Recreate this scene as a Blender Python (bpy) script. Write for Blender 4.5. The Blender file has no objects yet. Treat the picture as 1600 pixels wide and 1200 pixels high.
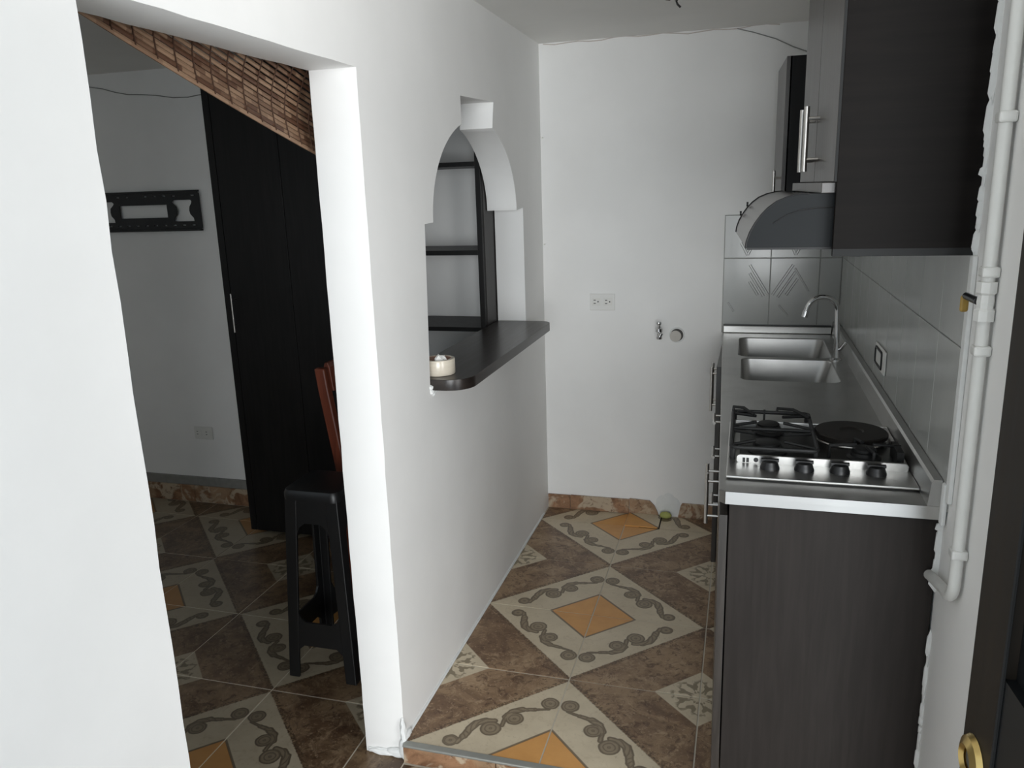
import bpy, bmesh, math, random
from mathutils import Vector, Matrix
random.seed(7)
sc = bpy.context.scene
COL = sc.collection

# ------------------------------------------------------------------ camera
H = 1.55                      # eye height above the kitchen floor
F_PX = 1239.8
yaw, pitch, roll = 0.28748, 0.23860, 0.031826
cy_, sy_ = math.cos(yaw), math.sin(yaw); cp_, sp_ = math.cos(pitch), math.sin(pitch)
fw = Vector((-sy_*cp_, cy_*cp_, -sp_)); rt = Vector((cy_, sy_, 0)); dn = fw.cross(rt)
c_, s_ = math.cos(roll), math.sin(roll)
r2 = c_*rt + s_*dn; d2 = -s_*rt + c_*dn
cam = bpy.data.cameras.new('camera'); camo = bpy.data.objects.new('camera', cam); COL.objects.link(camo)
M = Matrix((r2, -d2, -fw)).transposed().to_4x4(); M.translation = Vector((0, 0, H))
camo.matrix_world = M
cam.sensor_width = 36.0; cam.lens = F_PX*36.0/1600.0; cam.clip_start = 0.02
sc.camera = camo

# ------------------------------------------------------------------ world, light, exposure
w = bpy.data.worlds.new('world'); sc.world = w; w.use_nodes = True
bg = w.node_tree.nodes['Background']; bg.inputs[0].default_value = (0.80, 0.91, 1.0, 1); bg.inputs[1].default_value = 1.1
def area(name, loc, rot, sx, sy, power, col):
    l = bpy.data.lights.new(name, 'AREA'); l.shape = 'RECTANGLE'; l.size = sx; l.size_y = sy
    l.energy = power; l.color = col
    o = bpy.data.objects.new(name, l); o.location = loc; o.rotation_euler = rot; COL.objects.link(o); return o
area('entrance_daylight', (1.75, -5.2, 1.25), (math.radians(90), 0, math.radians(18)), 3.6, 2.7, 390, (0.965, 0.99, 1.0))
area('hall_fill_light', (2.1, -0.02, 1.22), (math.radians(90), 0, math.radians(81)), 2.9, 2.1, 126, (1.0, 0.985, 0.965))  # unseen fill lamp, added to brighten the partition wall from the right
area('side_room_fill_light', (-2.6, -0.30, 1.45), (math.radians(90), 0, 0), 1.1, 0.9, 0.95, (0.78, 0.96, 1.0))  # unseen fill lamp, added to lift the dark room's rear wall
sc.view_settings.view_transform = 'Standard'; sc.view_settings.look = 'None'
sc.view_settings.gamma = 1.0; sc.view_settings.use_curve_mapping = False
sc.view_settings.exposure = 0.0
try:
    sc.cycles.use_denoising = True; sc.cycles.max_bounces = 10; sc.cycles.diffuse_bounces = 7
    sc.cycles.sample_clamp_indirect = 6.0
except Exception: pass

# ------------------------------------------------------------------ node helpers
class NB:
    def __init__(s, name):
        s.m = bpy.data.materials.new(name); s.m.use_nodes = True; s.nt = s.m.node_tree
        s.b = s.nt.nodes['Principled BSDF']; s.L = s.nt.links
    def new(s, t, **k):
        n = s.nt.nodes.new(t)
        for a, v in k.items(): setattr(n, a, v)
        return n
    def put(s, sock, v):
        if isinstance(v, (int, float)): sock.default_value = v
        elif isinstance(v, (tuple, list)): sock.default_value = v if len(v) == 4 or sock.type == 'VECTOR' else (*v, 1)
        else: s.L.new(v, sock)
    def op(s, o, a, b=None, c=None, clamp=False):
        n = s.new('ShaderNodeMath', operation=o); n.use_clamp = clamp
        for i, v in enumerate((a, b, c)):
            if v is not None: s.put(n.inputs[i], v)
        return n.outputs[0]
    def add(s, a, b): return s.op('ADD', a, b)
    def sub(s, a, b): return s.op('SUBTRACT', a, b)
    def mul(s, a, b): return s.op('MULTIPLY', a, b)
    def mn(s, a, b): return s.op('MINIMUM', a, b)
    def step(s, a, lo, hi):
        n = s.new('ShaderNodeMapRange', interpolation_type='SMOOTHSTEP'); s.put(n.inputs['Value'], a)
        n.inputs['From Min'].default_value = lo; n.inputs['From Max'].default_value = hi; return n.outputs[0]
    def mix(s, f, a, b, bt='MIX'):
        n = s.new('ShaderNodeMix', data_type='RGBA', blend_type=bt); n.clamp_factor = True
        s.put(n.inputs[0], f); s.put(n.inputs[6], a); s.put(n.inputs[7], b); return n.outputs[2]
    def coord(s, kind='Object'):
        return s.new('ShaderNodeTexCoord').outputs[kind]
    def pos(s): return s.new('ShaderNodeNewGeometry').outputs['Position']
    def mapping(s, v, scale=(1,1,1), rot=(0,0,0), loc=(0,0,0)):
        n = s.new('ShaderNodeMapping'); s.L.new(v, n.inputs[0])
        n.inputs['Scale'].default_value = scale; n.inputs['Rotation'].default_value = rot; n.inputs['Location'].default_value = loc
        return n.outputs[0]
    def noise(s, v, scale, detail=3, rough=0.5, dist=0.0):
        n = s.new('ShaderNodeTexNoise'); s.L.new(v, n.inputs['Vector'])
        n.inputs['Scale'].default_value = scale; n.inputs['Detail'].default_value = detail
        n.inputs['Roughness'].default_value = rough; n.inputs['Distortion'].default_value = dist
        return n.outputs[0]
    def bump(s, h, strength=0.3, dist=0.002):
        n = s.new('ShaderNodeBump'); s.L.new(h, n.inputs['Height']); n.inputs['Strength'].default_value = strength
        n.inputs['Distance'].default_value = dist; s.L.new(n.outputs[0], s.b.inputs['Normal'])
    def fin(s, col=None, rough=None, metal=None, spec=None, coat=None):
        for k, v in (('Base Color', col), ('Roughness', rough), ('Metallic', metal), ('Specular IOR Level', spec), ('Coat Weight', coat)):
            if v is not None: s.put(s.b.inputs[k], v)
        return s.m

def simple(name, col, rough=0.5, metal=0.0, var=0.12, scale=20, bump=0.0, spec=None):
    n = NB(name); v = n.coord()
    nz = n.noise(v, scale, 4)
    a = tuple(c*(1-var) for c in col); b = tuple(min(1, c*(1+var)) for c in col)
    if bump: n.bump(nz, bump, 0.001)
    return n.fin(n.mix(nz, a, b), rough, metal, spec)

def wood(name, dark, light, axis, rough=0.35, scale=1.0, spec=0.4):
    n = NB(name); v = n.pos()
    sc_ = [38, 38, 38]; sc_[axis] = 2.2
    g = n.noise(n.mapping(v, tuple(q*scale for q in sc_)), 1.6, 6, 0.62, 0.4)
    g2 = n.noise(v, 2.3, 2)
    c = n.mix(n.step(g, 0.3, 0.72), dark, light)
    c = n.mix(n.mul(g2, 0.45), c, tuple(x*0.6 for x in dark))
    n.bump(g, 0.06, 0.001)
    return n.fin(c, n.add(n.mul(g, 0.15), rough-0.07), 0, spec)

def brushed(name, col, axis=1, rough=0.28, stain=0.15):
    n = NB(name); v = n.pos()
    sc_ = [260, 260, 260]; sc_[axis] = 4
    g = n.noise(n.mapping(v, tuple(sc_)), 1.0, 3)
    st = n.noise(v, 7, 4, 0.6)
    c = n.mix(n.mul(n.step(st, 0.42, 0.75), stain*2), col, tuple(x*0.6 for x in col))
    n.bump(g, 0.035, 0.0006)
    return n.fin(c, n.add(n.mul(st, 0.14), n.add(n.mul(g, 0.10), rough-0.12)), 1.0)

def paint(name, col, bump=0.10):
    n = NB(name); v = n.pos()
    a = n.noise(v, 3.2, 4, 0.55); b = n.noise(v, 60, 3); 
    c = n.mix(n.step(a, 0.3, 0.75), tuple(x*0.955 for x in col), col)
    n.bump(n.add(n.mul(a, 2.0), n.mul(b, 0.25)), bump, 0.006)
    return n.fin(c, 0.62, 0, 0.3)

TL = 0.4139
WARM = (1.02, .965, .88)
def floor_tile_mat(name, ox, oy, k=1.0):
    n = NB(name); p = n.pos()
    sx = n.new('ShaderNodeSeparateXYZ'); n.L.new(p, sx.inputs[0]); X, Y = sx.outputs[0], sx.outputs[1]
    wob = n.sub(n.noise(p, 55, 2), 0.5)
    a = n.op('DIVIDE', n.op('PINGPONG', n.sub(X, ox), TL), TL)
    b = n.op('DIVIDE', n.op('PINGPONG', n.sub(Y, oy), TL), TL)
    d = n.add(a, b)
    u = n.mul(n.add(n.sub(a, b), 1.0), 0.70711)
    v = n.mul(n.sub(d, 0.69), 0.70711)
    uw = n.add(u, n.mul(wob, 0.012)); vw = n.add(v, n.mul(n.sub(n.noise(p, 48, 2), 0.5), 0.012))
    def ln(cu, cv):
        du = n.sub(uw, cu); dv = n.sub(vw, cv)
        return n.op('SQRT', n.add(n.mul(du, du), n.mul(dv, dv)))
    discs = [(.285, .042, .070), (.60, .030, .070), (.80, .026, .078), (1.10, .062, .060)]
    sd = None; spiral = None
    for cu, cv, r in discs:
        L_ = ln(cu, cv); q = n.sub(L_, r)
        sd = q if sd is None else n.mn(sd, q)
        spiral = L_ if spiral is None else n.mn(spiral, L_)
    segs = [((.33, -.01), (.42, .040), .015), ((.42, .040), (.50, .090), .022), ((.50, .090), (.575, .106), .032), ((.575, .106), (.645, .080), .030),
            ((.645, .080), (.715, .010), .020), ((.735, .085), (.79, .120), .026), ((.79, .120), (.86, .130), .034), ((.86, .130), (.93, .098), .036),
            ((.93, .098), (1.0, .052), .032), ((1.0, .052), (1.07, .020), .024)]
    for (au, av), (bu, bv), r in segs:
        eu, ev = bu-au, bv-av; q = eu*eu+ev*ev
        t = n.op('ADD', n.mul(n.sub(uw, au), eu/q), n.mul(n.sub(vw, av), ev/q), clamp=True)
        du = n.sub(n.sub(uw, au), n.mul(t, eu)); dv = n.sub(n.sub(vw, av), n.mul(t, ev))
        sd = n.mn(sd, n.sub(n.op('SQRT', n.add(n.mul(du, du), n.mul(dv, dv))), r))
    fill = n.op('SUBTRACT', 1.0, n.step(sd, -0.006, 0.004))
    edge = n.mul(fill, n.step(sd, -0.022, -0.006))
    sw = n.mul(fill, n.step(n.op('SINE', n.mul(spiral, 190.0)), 0.1, 0.9))
    # ground colours
    cn = n.noise(p, 9, 5, 0.6); cf = n.noise(p, 70, 4, 0.65)
    cream = n.mix(cn, tuple(q*k*g for q, g in zip((.30, .262, .20), WARM)), tuple(q*k*g for q, g in zip((.46, .42, .34), WARM)))
    cream = n.mix(n.mul(n.step(n.noise(p, 22, 5, .7, 1.5), .54, .66), .28), cream, tuple(q*k*g for q, g in zip((.27, .22, .16), WARM)))
    cream = n.mix(n.mul(n.step(cf, .58, .72), .45), cream, tuple(q*k*g for q, g in zip((.22, .185, .13), WARM)))
    m1 = n.noise(p, 5.5, 6, 0.68, 0.9); m2 = n.noise(p, 30, 5, 0.7, 1.2); m3 = n.noise(p, 95, 4, 0.7)
    m4 = n.noise(p, 15, 6, .72, 1.4)
    br = n.mix(n.step(m1, .36, .64), tuple(q*k*g for q, g in zip((.100, .060, .036), WARM)), tuple(q*k*g for q, g in zip((.215, .150, .095), WARM)))
    br = n.mix(n.mul(n.step(m4, .50, .66), .75), br, tuple(q*k*g for q, g in zip((.27, .20, .135), WARM)))
    br = n.mix(n.mul(n.step(m2, .50, .66), .85), br, tuple(q*k*g for q, g in zip((.062, .034, .020), WARM)))
    br = n.mix(n.mul(n.step(m3, .58, .70), .7), br, tuple(q*k*g for q, g in zip((.34, .26, .185), WARM)))
    og = n.mix(n.noise(p, 12, 4, 0.6), tuple(q*k*g for q, g in zip((.34, .168, .052), WARM)), tuple(q*k*g for q, g in zip((.47, .26, .092), WARM)))
    scroll = n.mix(n.noise(p, 40, 3), tuple(q*k*g for q, g in zip((.120, .096, .068), WARM)), tuple(q*k*g for q, g in zip((.205, .170, .122), WARM)))
    c = n.mix(n.mul(fill, .92), cream, scroll)
    c = n.mix(n.mul(n.op('MAXIMUM', edge, n.mul(sw, .7)), .75), c, tuple(q*k*g for q, g in zip((.062, .046, .032), WARM)))
    c = n.mix(n.op('SUBTRACT', 1.0, n.step(d, .372, .384)), c, og)
    ring = n.mul(n.step(d, .366, .376), n.op('SUBTRACT', 1.0, n.step(d, .392, .402)))
    c = n.mix(n.mul(ring, .8), c, tuple(q*k*g for q, g in zip((.06, .042, .026), WARM)))
    dots = n.step(n.noise(p, 130, 1), .42, .6)
    c = n.mix(n.step(d, .972, .985), c, br)
    ring2 = n.mul(n.step(d, .965, .98), n.op('SUBTRACT', 1.0, n.step(d, 1.02, 1.035)))
    c = n.mix(n.mul(n.mul(ring2, dots), .75), c, tuple(q*k*g for q, g in zip((.05, .033, .02), WARM)))
    # flower corner
    a2 = n.sub(1.0, a); b2 = n.sub(1.0, b)
    r = n.op('SQRT', n.add(n.mul(a2, a2), n.mul(b2, b2)))
    th = n.op('ARCTAN2', b2, a2)
    leaf = n.op('MAXIMUM', n.op('COSINE', n.add(n.mul(th, 8.0), n.mul(r, 26.0))), n.op('COSINE', n.sub(n.mul(th, 8.0), n.mul(r, 26.0))))
    leaf = n.sub(leaf, n.mul(n.op('COSINE', n.mul(r, 70.0)), .35))
    leaf = n.mul(n.step(n.add(leaf, n.mul(wob, 2.0)), .35, .75), n.mul(n.step(r, .045, .07), n.op('SUBTRACT', 1.0, n.step(n.add(r, n.mul(wob, .12)), .19, .23))))
    fl = n.mix(n.mul(leaf, .8), cream, tuple(q*k*g for q, g in zip((.11, .09, .058), WARM)))
    c = n.mix(n.step(d, 1.655, 1.668), c, fl)
    n.bump(n.mul(m2, 1.0), 0.05, 0.001)
    return n.fin(c, n.add(n.mul(cn, .12), .26), 0, .4)

def marble_strip(name):
    n = NB(name); p = n.pos()
    m1 = n.noise(p, 8, 6, .68, 1.0); m2 = n.noise(p, 34, 5, .7, 1.0); m3 = n.noise(p, 3.4, 2, .5)
    c = n.mix(n.step(m1, .3, .7), (.15, .075, .040), (.37, .21, .12))
    c = n.mix(n.mul(n.step(n.noise(p, 11, 3, .6, .8), .50, .58), .85), c, (.50, .41, .30))
    c = n.mix(n.mul(n.step(m3, .55, .60), .5), c, (.42, .30, .19))
    c = n.mix(n.step(m2, .53, .72), c, (.12, .06, .034))
    return n.fin(c, .34, 0, .4)

MW = paint('white_wall_paint', (.87, .865, .85))
MC = paint('ceiling_paint', (.81, .80, .77))
M_KT = floor_tile_mat('patterned_tile_kitchen', -.497, 2.645, 1.6)
M_LT = floor_tile_mat('patterned_tile_lower_shaded', -1.478, 1.614, 0.82)  # same tile as the kitchen's, colour darkened to imitate the dim room
M_MARB = marble_strip('baseboard_marble')
M_GROUT = simple('grout', (.58, .53, .44), .85, 0, .1, 60)
M_DGROUT = simple('tile_grout_grey', (.36, .36, .34), .85, 0, .1, 60)
M_WALLTILE = NB('glazed_wall_tile')
_v = M_WALLTILE.pos(); _a = M_WALLTILE.noise(_v, 6, 4); _b = M_WALLTILE.noise(M_WALLTILE.mapping(_v, (9, 9, 1.2)), 1.6, 3)
M_WALLTILE.bump(_b, .12, .004)
M_WALLTILE = M_WALLTILE.fin(M_WALLTILE.mix(_a, (.36, .365, .35), (.45, .455, .435)), M_WALLTILE.add(M_WALLTILE.mul(_a, .14), .12), 0, .5)
M_WENGE_X = wood('wenge_panel_horizontal_grain', (.0065, .0054, .0049), (.0115, .0096, .0087), 0, .55, spec=.08)
M_WENGE_Z = wood('wenge_panel_vertical_grain', (.0245, .0208, .0188), (.0335, .0285, .0258), 2, .52, spec=.15)
M_EDGE = simple('dark_edge_band', (.022, .0225, .0225), .55, 0, .12, 30, 0, .12)
M_WENGE_Y = wood('wenge_front', (.030, .026, .023), (.070, .060, .053), 2, .30, spec=.6)
M_BLACKWOOD = wood('black_brown_wood', (.0045, .0042, .0042), (.011, .010, .0098), 2, .45, spec=.25)
M_BAR = wood('dark_bar_top', (.012, .009, .008), (.030, .022, .018), 1, .30, spec=.5)
M_STEEL = brushed('brushed_steel', (.54, .535, .52), 1, .36)
M_STEELX = brushed('brushed_steel_edge', (.62, .61, .59), 0, .30, .08)
M_CHROME = simple('chrome', (.62, .62, .62), .12, 1.0, .04)
M_SATIN = simple('satin_nickel', (.55, .53, .50), .28, 1.0, .06, 60)
M_BLACK = simple('black_enamel', (.012, .012, .013), .35, 0, .2, 50)
M_IRON = simple('cast_iron', (.014, .014, .014), .55, .2, .3, 80, .2)
M_PLATE = simple('hotplate_iron', (.030, .026, .023), .5, .6, .3, 40, .1)
M_DARKPAN = brushed('cooktop_pan_dark_reflection', (.12, .12, .118), 0, .32, .3)  # steel with the reflection of dark cabinets put into its colour
M_HOOD = simple('hood_black_enamel', (.014, .0155, .0165), .5, .0, .15, 8, spec=.14)
M_HOODF = simple('hood_smoked_front', (.16, .15, .145), .22, .7, .12, 9)
M_WHITEPL = simple('white_plastic', (.74, .735, .70), .4, 0, .03, 12)
M_PIPE = simple('white_painted_pipe', (.63, .63, .605), .42, 0, .05, 25, .06)
M_PLASTER = simple('white_plaster', (.76, .77, .76), .8, 0, .06, 60, .4)
M_CEMENT = simple('bare_cement_band', (.24, .235, .22), .9, 0, .2, 40, .4)
M_BRASS = simple('brass', (.58, .42, .16), .28, 1.0, .12, 40)
M_YELLOW = simple('yellow_valve_lever', (.38, .24, .05), .5, 0, .15, 60)
M_BLACKPL = simple('black_plastic', (.0055, .0055, .006), .40, 0, .15, 20)
M_BLACKST = simple('black_steel', (.006, .007, .008), .5, .2, .2, 30)
M_REDWOOD = wood('reddish_brown_wood', (.10, .022, .010), (.20, .048, .022), 2, .38)
M_DOOR = wood('dark_brown_door', (.012, .009, .006), (.022, .016, .011), 2, .5, spec=.25)
M_DOORB = simple('dark_door_panel', (.008, .009, .010), .45, 0, .2, 8, spec=.3)
M_TAPE = NB('packing_tape_film')
_v = M_TAPE.coord(); _z = M_TAPE.noise(M_TAPE.mapping(_v, (1, 1, 60)), 6, 2)
M_TAPE = M_TAPE.fin(M_TAPE.mix(_z, (.60, .53, .42), (.74, .68, .58)), .22, 0, .6)
M_CARD = simple('cardboard_core', (.42, .26, .20), .8, 0, .1, 50)
M_WRAP = simple('crumpled_clear_wrap', (.72, .72, .70), .25, 0, .1, 60)
M_SPONGE = simple('yellow_green_foam', (.40, .42, .13), .9, 0, .15, 120, .5)
M_TRIM = simple('grey_metal_trim', (.34, .345, .32), .45, .5, .12, 30)
M_WIRE = simple('dark_wire', (.012, .010, .009), .5, 0, .2, 60)
M_WCABLE = simple('painted_over_cable', (.26, .26, .25), .6, 0, .1, 40)
def bamboo():
    n = NB('bamboo_slat'); p = n.pos(); oi = n.new('ShaderNodeObjectInfo').outputs['Random']
    sx = n.new('ShaderNodeSeparateXYZ'); n.L.new(p, sx.inputs[0])
    seg = n.op('FLOOR', n.mul(n.add(sx.outputs[1], n.mul(oi, .08)), 26))
    wn = n.new('ShaderNodeTexWhiteNoise', noise_dimensions='2D'); cb = n.new('ShaderNodeCombineXYZ')
    n.L.new(seg, cb.inputs[0]); n.L.new(n.mul(oi, 97), cb.inputs[1]); n.L.new(cb.outputs[0], wn.inputs['Vector'])
    g = n.noise(n.mapping(p, (40, 3, 160)), 2, 4)
    c = n.mix(n.step(n.add(n.mul(wn.outputs[0], .55), n.mul(oi, .55)), .3, .8), (.075, .036, .022), (.30, .195, .125))
    c = n.mix(n.mul(g, .5), c, (.13, .06, .03))
    return n.fin(c, .5, 0, .3)
M_BAMBOO = bamboo()
M_CORD = simple('brown_cord', (.055, .024, .012), .8, 0, .1, 60)

# ------------------------------------------------------------------ mesh helpers
def link(name, me, mat=None, parent=None):
    o = bpy.data.objects.new(name, me); COL.objects.link(o)
    if mat is not None and me is not None and len(me.materials) == 0: me.materials.append(mat)
    if parent is not None: o.parent = parent
    return o
def obj(name, bm, mat, parent=None, smooth=False, bevel=0.0, seg=2):
    bmesh.ops.recalc_face_normals(bm, faces=bm.faces)
    me = bpy.data.meshes.new(name); bm.to_mesh(me); bm.free()
    if smooth:
        for p in me.polygons: p.use_smooth = True
        try: me.set_sharp_from_angle(angle=math.radians(40))
        except Exception: pass
    o = link(name, me, mat, parent)
    if bevel:
        m = o.modifiers.new('bevel', 'BEVEL'); m.width = bevel; m.segments = seg; m.limit_method = 'ANGLE'; m.angle_limit = math.radians(35)
    return o
def thing(name, label, cat, loc=(0, 0, 0), group=None):
    o = bpy.data.objects.new(name, None); COL.objects.link(o); o.location = loc; o.empty_display_size = .05
    o['label'] = label; o['category'] = cat
    if group: o['group'] = group
    return o
def tag(o, label, cat, group=None):
    o['label'] = label; o['category'] = cat
    if group: o['group'] = group
    return o
def struct(o, label=None):
    o['kind'] = 'structure'
    if label: o['label'] = label
    return o
def B(*boxes):
    bm = bmesh.new()
    for lo, hi in boxes: add_box(bm, lo, hi)
    return bm
def add_box(bm, lo, hi):
    (x0, y0, z0), (x1, y1, z1) = lo, hi
    v = [bm.verts.new(p) for p in ((x0,y0,z0),(x1,y0,z0),(x1,y1,z0),(x0,y1,z0),(x0,y0,z1),(x1,y0,z1),(x1,y1,z1),(x0,y1,z1))]
    for f in ((0,3,2,1),(4,5,6,7),(0,1,5,4),(1,2,6,5),(2,3,7,6),(3,0,4,7)): bm.faces.new([v[i] for i in f])
    return v
def add_hex(bm, pts):        # 8 points: bottom loop then top loop
    v = [bm.verts.new(p) for p in pts]
    for f in ((0,3,2,1),(4,5,6,7),(0,1,5,4),(1,2,6,5),(2,3,7,6),(3,0,4,7)): bm.faces.new([v[i] for i in f])
def add_prism(bm, poly, fn0, fn1):   # poly of 2D points; fn maps (a,b) to 3D for both ends
    a = [bm.verts.new(fn0(*p)) for p in poly]; b = [bm.verts.new(fn1(*p)) for p in poly]
    bm.faces.new(a); bm.faces.new(list(reversed(b)))
    n = len(poly)
    for i in range(n): bm.faces.new([a[i], b[i], b[(i+1) % n], a[(i+1) % n]])
def add_tube(bm, pts, r, n=10, closed=False):
    pts = [Vector(p) for p in pts]; rings = []
    rs = r if isinstance(r, (list, tuple)) else [r]*len(pts)
    N = len(pts); up = None
    for i, p in enumerate(pts):
        if closed: t = pts[(i+1) % N]-pts[i-1]
        else: t = pts[min(i+1, N-1)]-pts[max(i-1, 0)]
        t.normalize()
        if up is None:
            up = Vector((0, 0, 1)) if abs(t.z) < .9 else Vector((1, 0, 0))
        a = t.cross(up)
        if a.length < 1e-6: a = t.orthogonal()
        a.normalize(); up = a.cross(t).normalized()
        rings.append([bm.verts.new(p+(a*math.cos(2*math.pi*k/n)+up*math.sin(2*math.pi*k/n))*rs[i]) for k in range(n)])
    for i in range(N if closed else N-1):
        A, C = rings[i], rings[(i+1) % N]
        for k in range(n): bm.faces.new([A[k], A[(k+1) % n], C[(k+1) % n], C[k]])
    if not closed:
        bm.faces.new(list(reversed(rings[0]))); bm.faces.new(rings[-1])
def add_lathe(bm, prof, c, axis='z', n=28):   # prof: list of (r, h)
    cx, cy, cz = c; rings = []
    def P(r, h, th):
        if axis == 'z': return (cx+r*math.cos(th), cy+r*math.sin(th), cz+h)
        if axis == 'y': return (cx+r*math.cos(th), cy+h, cz+r*math.sin(th))
        return (cx+h, cy+r*math.cos(th), cz+r*math.sin(th))
    for r, h in prof:
        if r < 1e-6: rings.append([bm.verts.new(P(0, h, 0))])
        else: rings.append([bm.verts.new(P(r, h, 2*math.pi*k/n)) for k in range(n)])
    for A, C in zip(rings, rings[1:]):
        for k in range(n):
            if len(A) == 1 and len(C) == 1: continue
            if len(A) == 1: bm.faces.new([A[0], C[(k+1) % n], C[k]])
            elif len(C) == 1: bm.faces.new([A[k], A[(k+1) % n], C[0]])
            else: bm.faces.new([A[k], A[(k+1) % n], C[(k+1) % n], C[k]])
def tube(name, pts, r, mat, parent=None, n=10, closed=False):
    bm = bmesh.new(); add_tube(bm, pts, r, n, closed); return obj(name, bm, mat, parent, True)
def lathe(name, prof, c, mat, parent=None, axis='z', n=28):
    bm = bmesh.new(); add_lathe(bm, prof, c, axis, n); return obj(name, bm, mat, parent, True)
def plate2d(name, outer, holes, thick, mat, parent=None, mtx=None):
    """A flat plate with holes: outlines in 2D, extruded symmetrically by thick."""
    cu = bpy.data.curves.new(name, 'CURVE'); cu.dimensions = '2D'; cu.fill_mode = 'BOTH'; cu.extrude = thick/2
    for loop in [outer]+holes:
        s = cu.splines.new('POLY'); s.points.add(len(loop)-1); s.use_cyclic_u = True
        for i, (x, y) in enumerate(loop): s.points[i].co = (x, y, 0, 1)
    tmp = bpy.data.objects.new('tmp', cu); COL.objects.link(tmp)
    dg = bpy.context.evaluated_depsgraph_get()
    me = bpy.data.meshes.new_from_object(tmp.evaluated_get(dg)); bpy.data.objects.remove(tmp); bpy.data.curves.remove(cu)
    me.materials.clear(); me.name = name
    if mtx is not None: me.transform(mtx)
    bm = bmesh.new(); bm.from_mesh(me); bmesh.ops.remove_doubles(bm, verts=bm.verts, dist=1e-5)
    bmesh.ops.recalc_face_normals(bm, faces=bm.faces); bm.to_mesh(me); bm.free()
    return link(name, me, mat, parent)
def rrect(x0, y0, x1, y1, r, n=6):
    out = []
    for cx, cy, a0 in ((x1-r, y1-r, 0), (x0+r, y1-r, 90), (x0+r, y0+r, 180), (x1-r, y0+r, 270)):
        for k in range(n+1):
            a = math.radians(a0+90*k/n); out.append((cx+r*math.cos(a), cy+r*math.sin(a)))
    return out
def wobble(a, b, n, amp):
    """points from a to b (b left out) with small sideways roughness"""
    a, b = Vector(a), Vector(b); d = b-a; nn = Vector((-d.y, d.x)).normalized(); out = []
    for i in range(n):
        p = a+d*(i/n)
        if i: p = p+nn*random.uniform(-amp, amp)
        out.append((p.x, p.y))
    return out
def arc_pts(c, r, a0, a1, n, ax1, ax2):
    c = Vector(c); ax1 = Vector(ax1); ax2 = Vector(ax2)
    return [c+ax1*(r*math.cos(math.radians(a0+(a1-a0)*i/n)))+ax2*(r*math.sin(math.radians(a0+(a1-a0)*i/n))) for i in range(n+1)]

# ------------------------------------------------------------------ constants
XW, XWB = -.9036, -1.030       # partition wall, kitchen face and back face
XR = .406                      # right wall
YB = 3.635                     # kitchen back wall
YL = 3.455                     # left room back wall
ZL = -.06                      # lower floor
ZC = 2.175                     # ceiling
YS = 1.818                     # step edge

# ------------------------------------------------------------------ structure
# partition wall with doorway and arched serving hatch (2D coords: Y, Z)
out = [(-.10, ZL), (.985, ZL)]
out += wobble((.985, ZL), (.983, 1.848), 26, .0022)[1:]
out += wobble((.983, 1.848), (1.833, 1.848), 14, .0012)
out += wobble((1.833, 1.848), (1.832, ZL), 26, .0022)
out += [(1.832, ZL), (YB, ZL), (YB, ZC), (-.10, ZC)]
hole = [(2.178, .965), (2.207, 1.463), (2.275, 1.465)]
ac, aa, ab = 2.741, .466, .325
ang0 = math.degrees(math.acos(.170/aa)); n_ = 16
for i in range(1, n_+1):
    a = math.radians(180-(180-(180-ang0))*0 - (ang0)*i/n_); hole.append((ac+aa*math.cos(a), 1.465+ab*math.sin(a)))
hole += [(2.569, 1.855), (2.931, 1.868)]
for i in range(0, n_+1):
    a = math.radians(ang0*(1-i/n_)); hole.append((ac-.004+aa*math.cos(a), 1.473+ab*math.sin(a)))
hole += [(3.302, 1.480), (3.300, .965)]
MYZ = Matrix(((0, 0, 1, (XW+XWB)/2), (1, 0, 0, 0), (0, 1, 0, 0), (0, 0, 0, 1)))
wl = plate2d('wall_left', out, [hole], XW-XWB, MW, None, MYZ)
bv = wl.modifiers.new('bevel', 'BEVEL'); bv.width = .004; bv.segments = 2; bv.limit_method = 'ANGLE'; bv.angle_limit = math.radians(50)
struct(wl, 'white partition wall with a doorway and an arched serving hatch')
bm = bmesh.new()   # rough plaster foot of the doorway pillar
for (x, y, z, rx, ry, rz) in ((-.905, 1.828, -.028, .016, .012, .036), (-.925, 1.830, -.046, .040, .010, .016), (-.975, 1.830, -.051, .050, .009, .011), (-.903, 1.85, .006, .010, .030, .014), (-.905, 1.83, .03, .009, .010, .045)):
    bmesh.ops.create_icosphere(bm, subdivisions=3, radius=1, matrix=Matrix.Translation((x, y, z)) @ Matrix.Diagonal((rx, ry, rz, 1)))
for v in bm.verts: v.co += Vector((random.uniform(-.0015, .0015), random.uniform(-.0015, .0015), random.uniform(-.0015, .0015)))
obj('plaster_foot', bm, M_PLASTER, wl, True)
tube('floor_joint', [(XW+.001, 1.86+i*.12, .002) for i in range(15)], .006, M_PLASTER, wl, 6)

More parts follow.
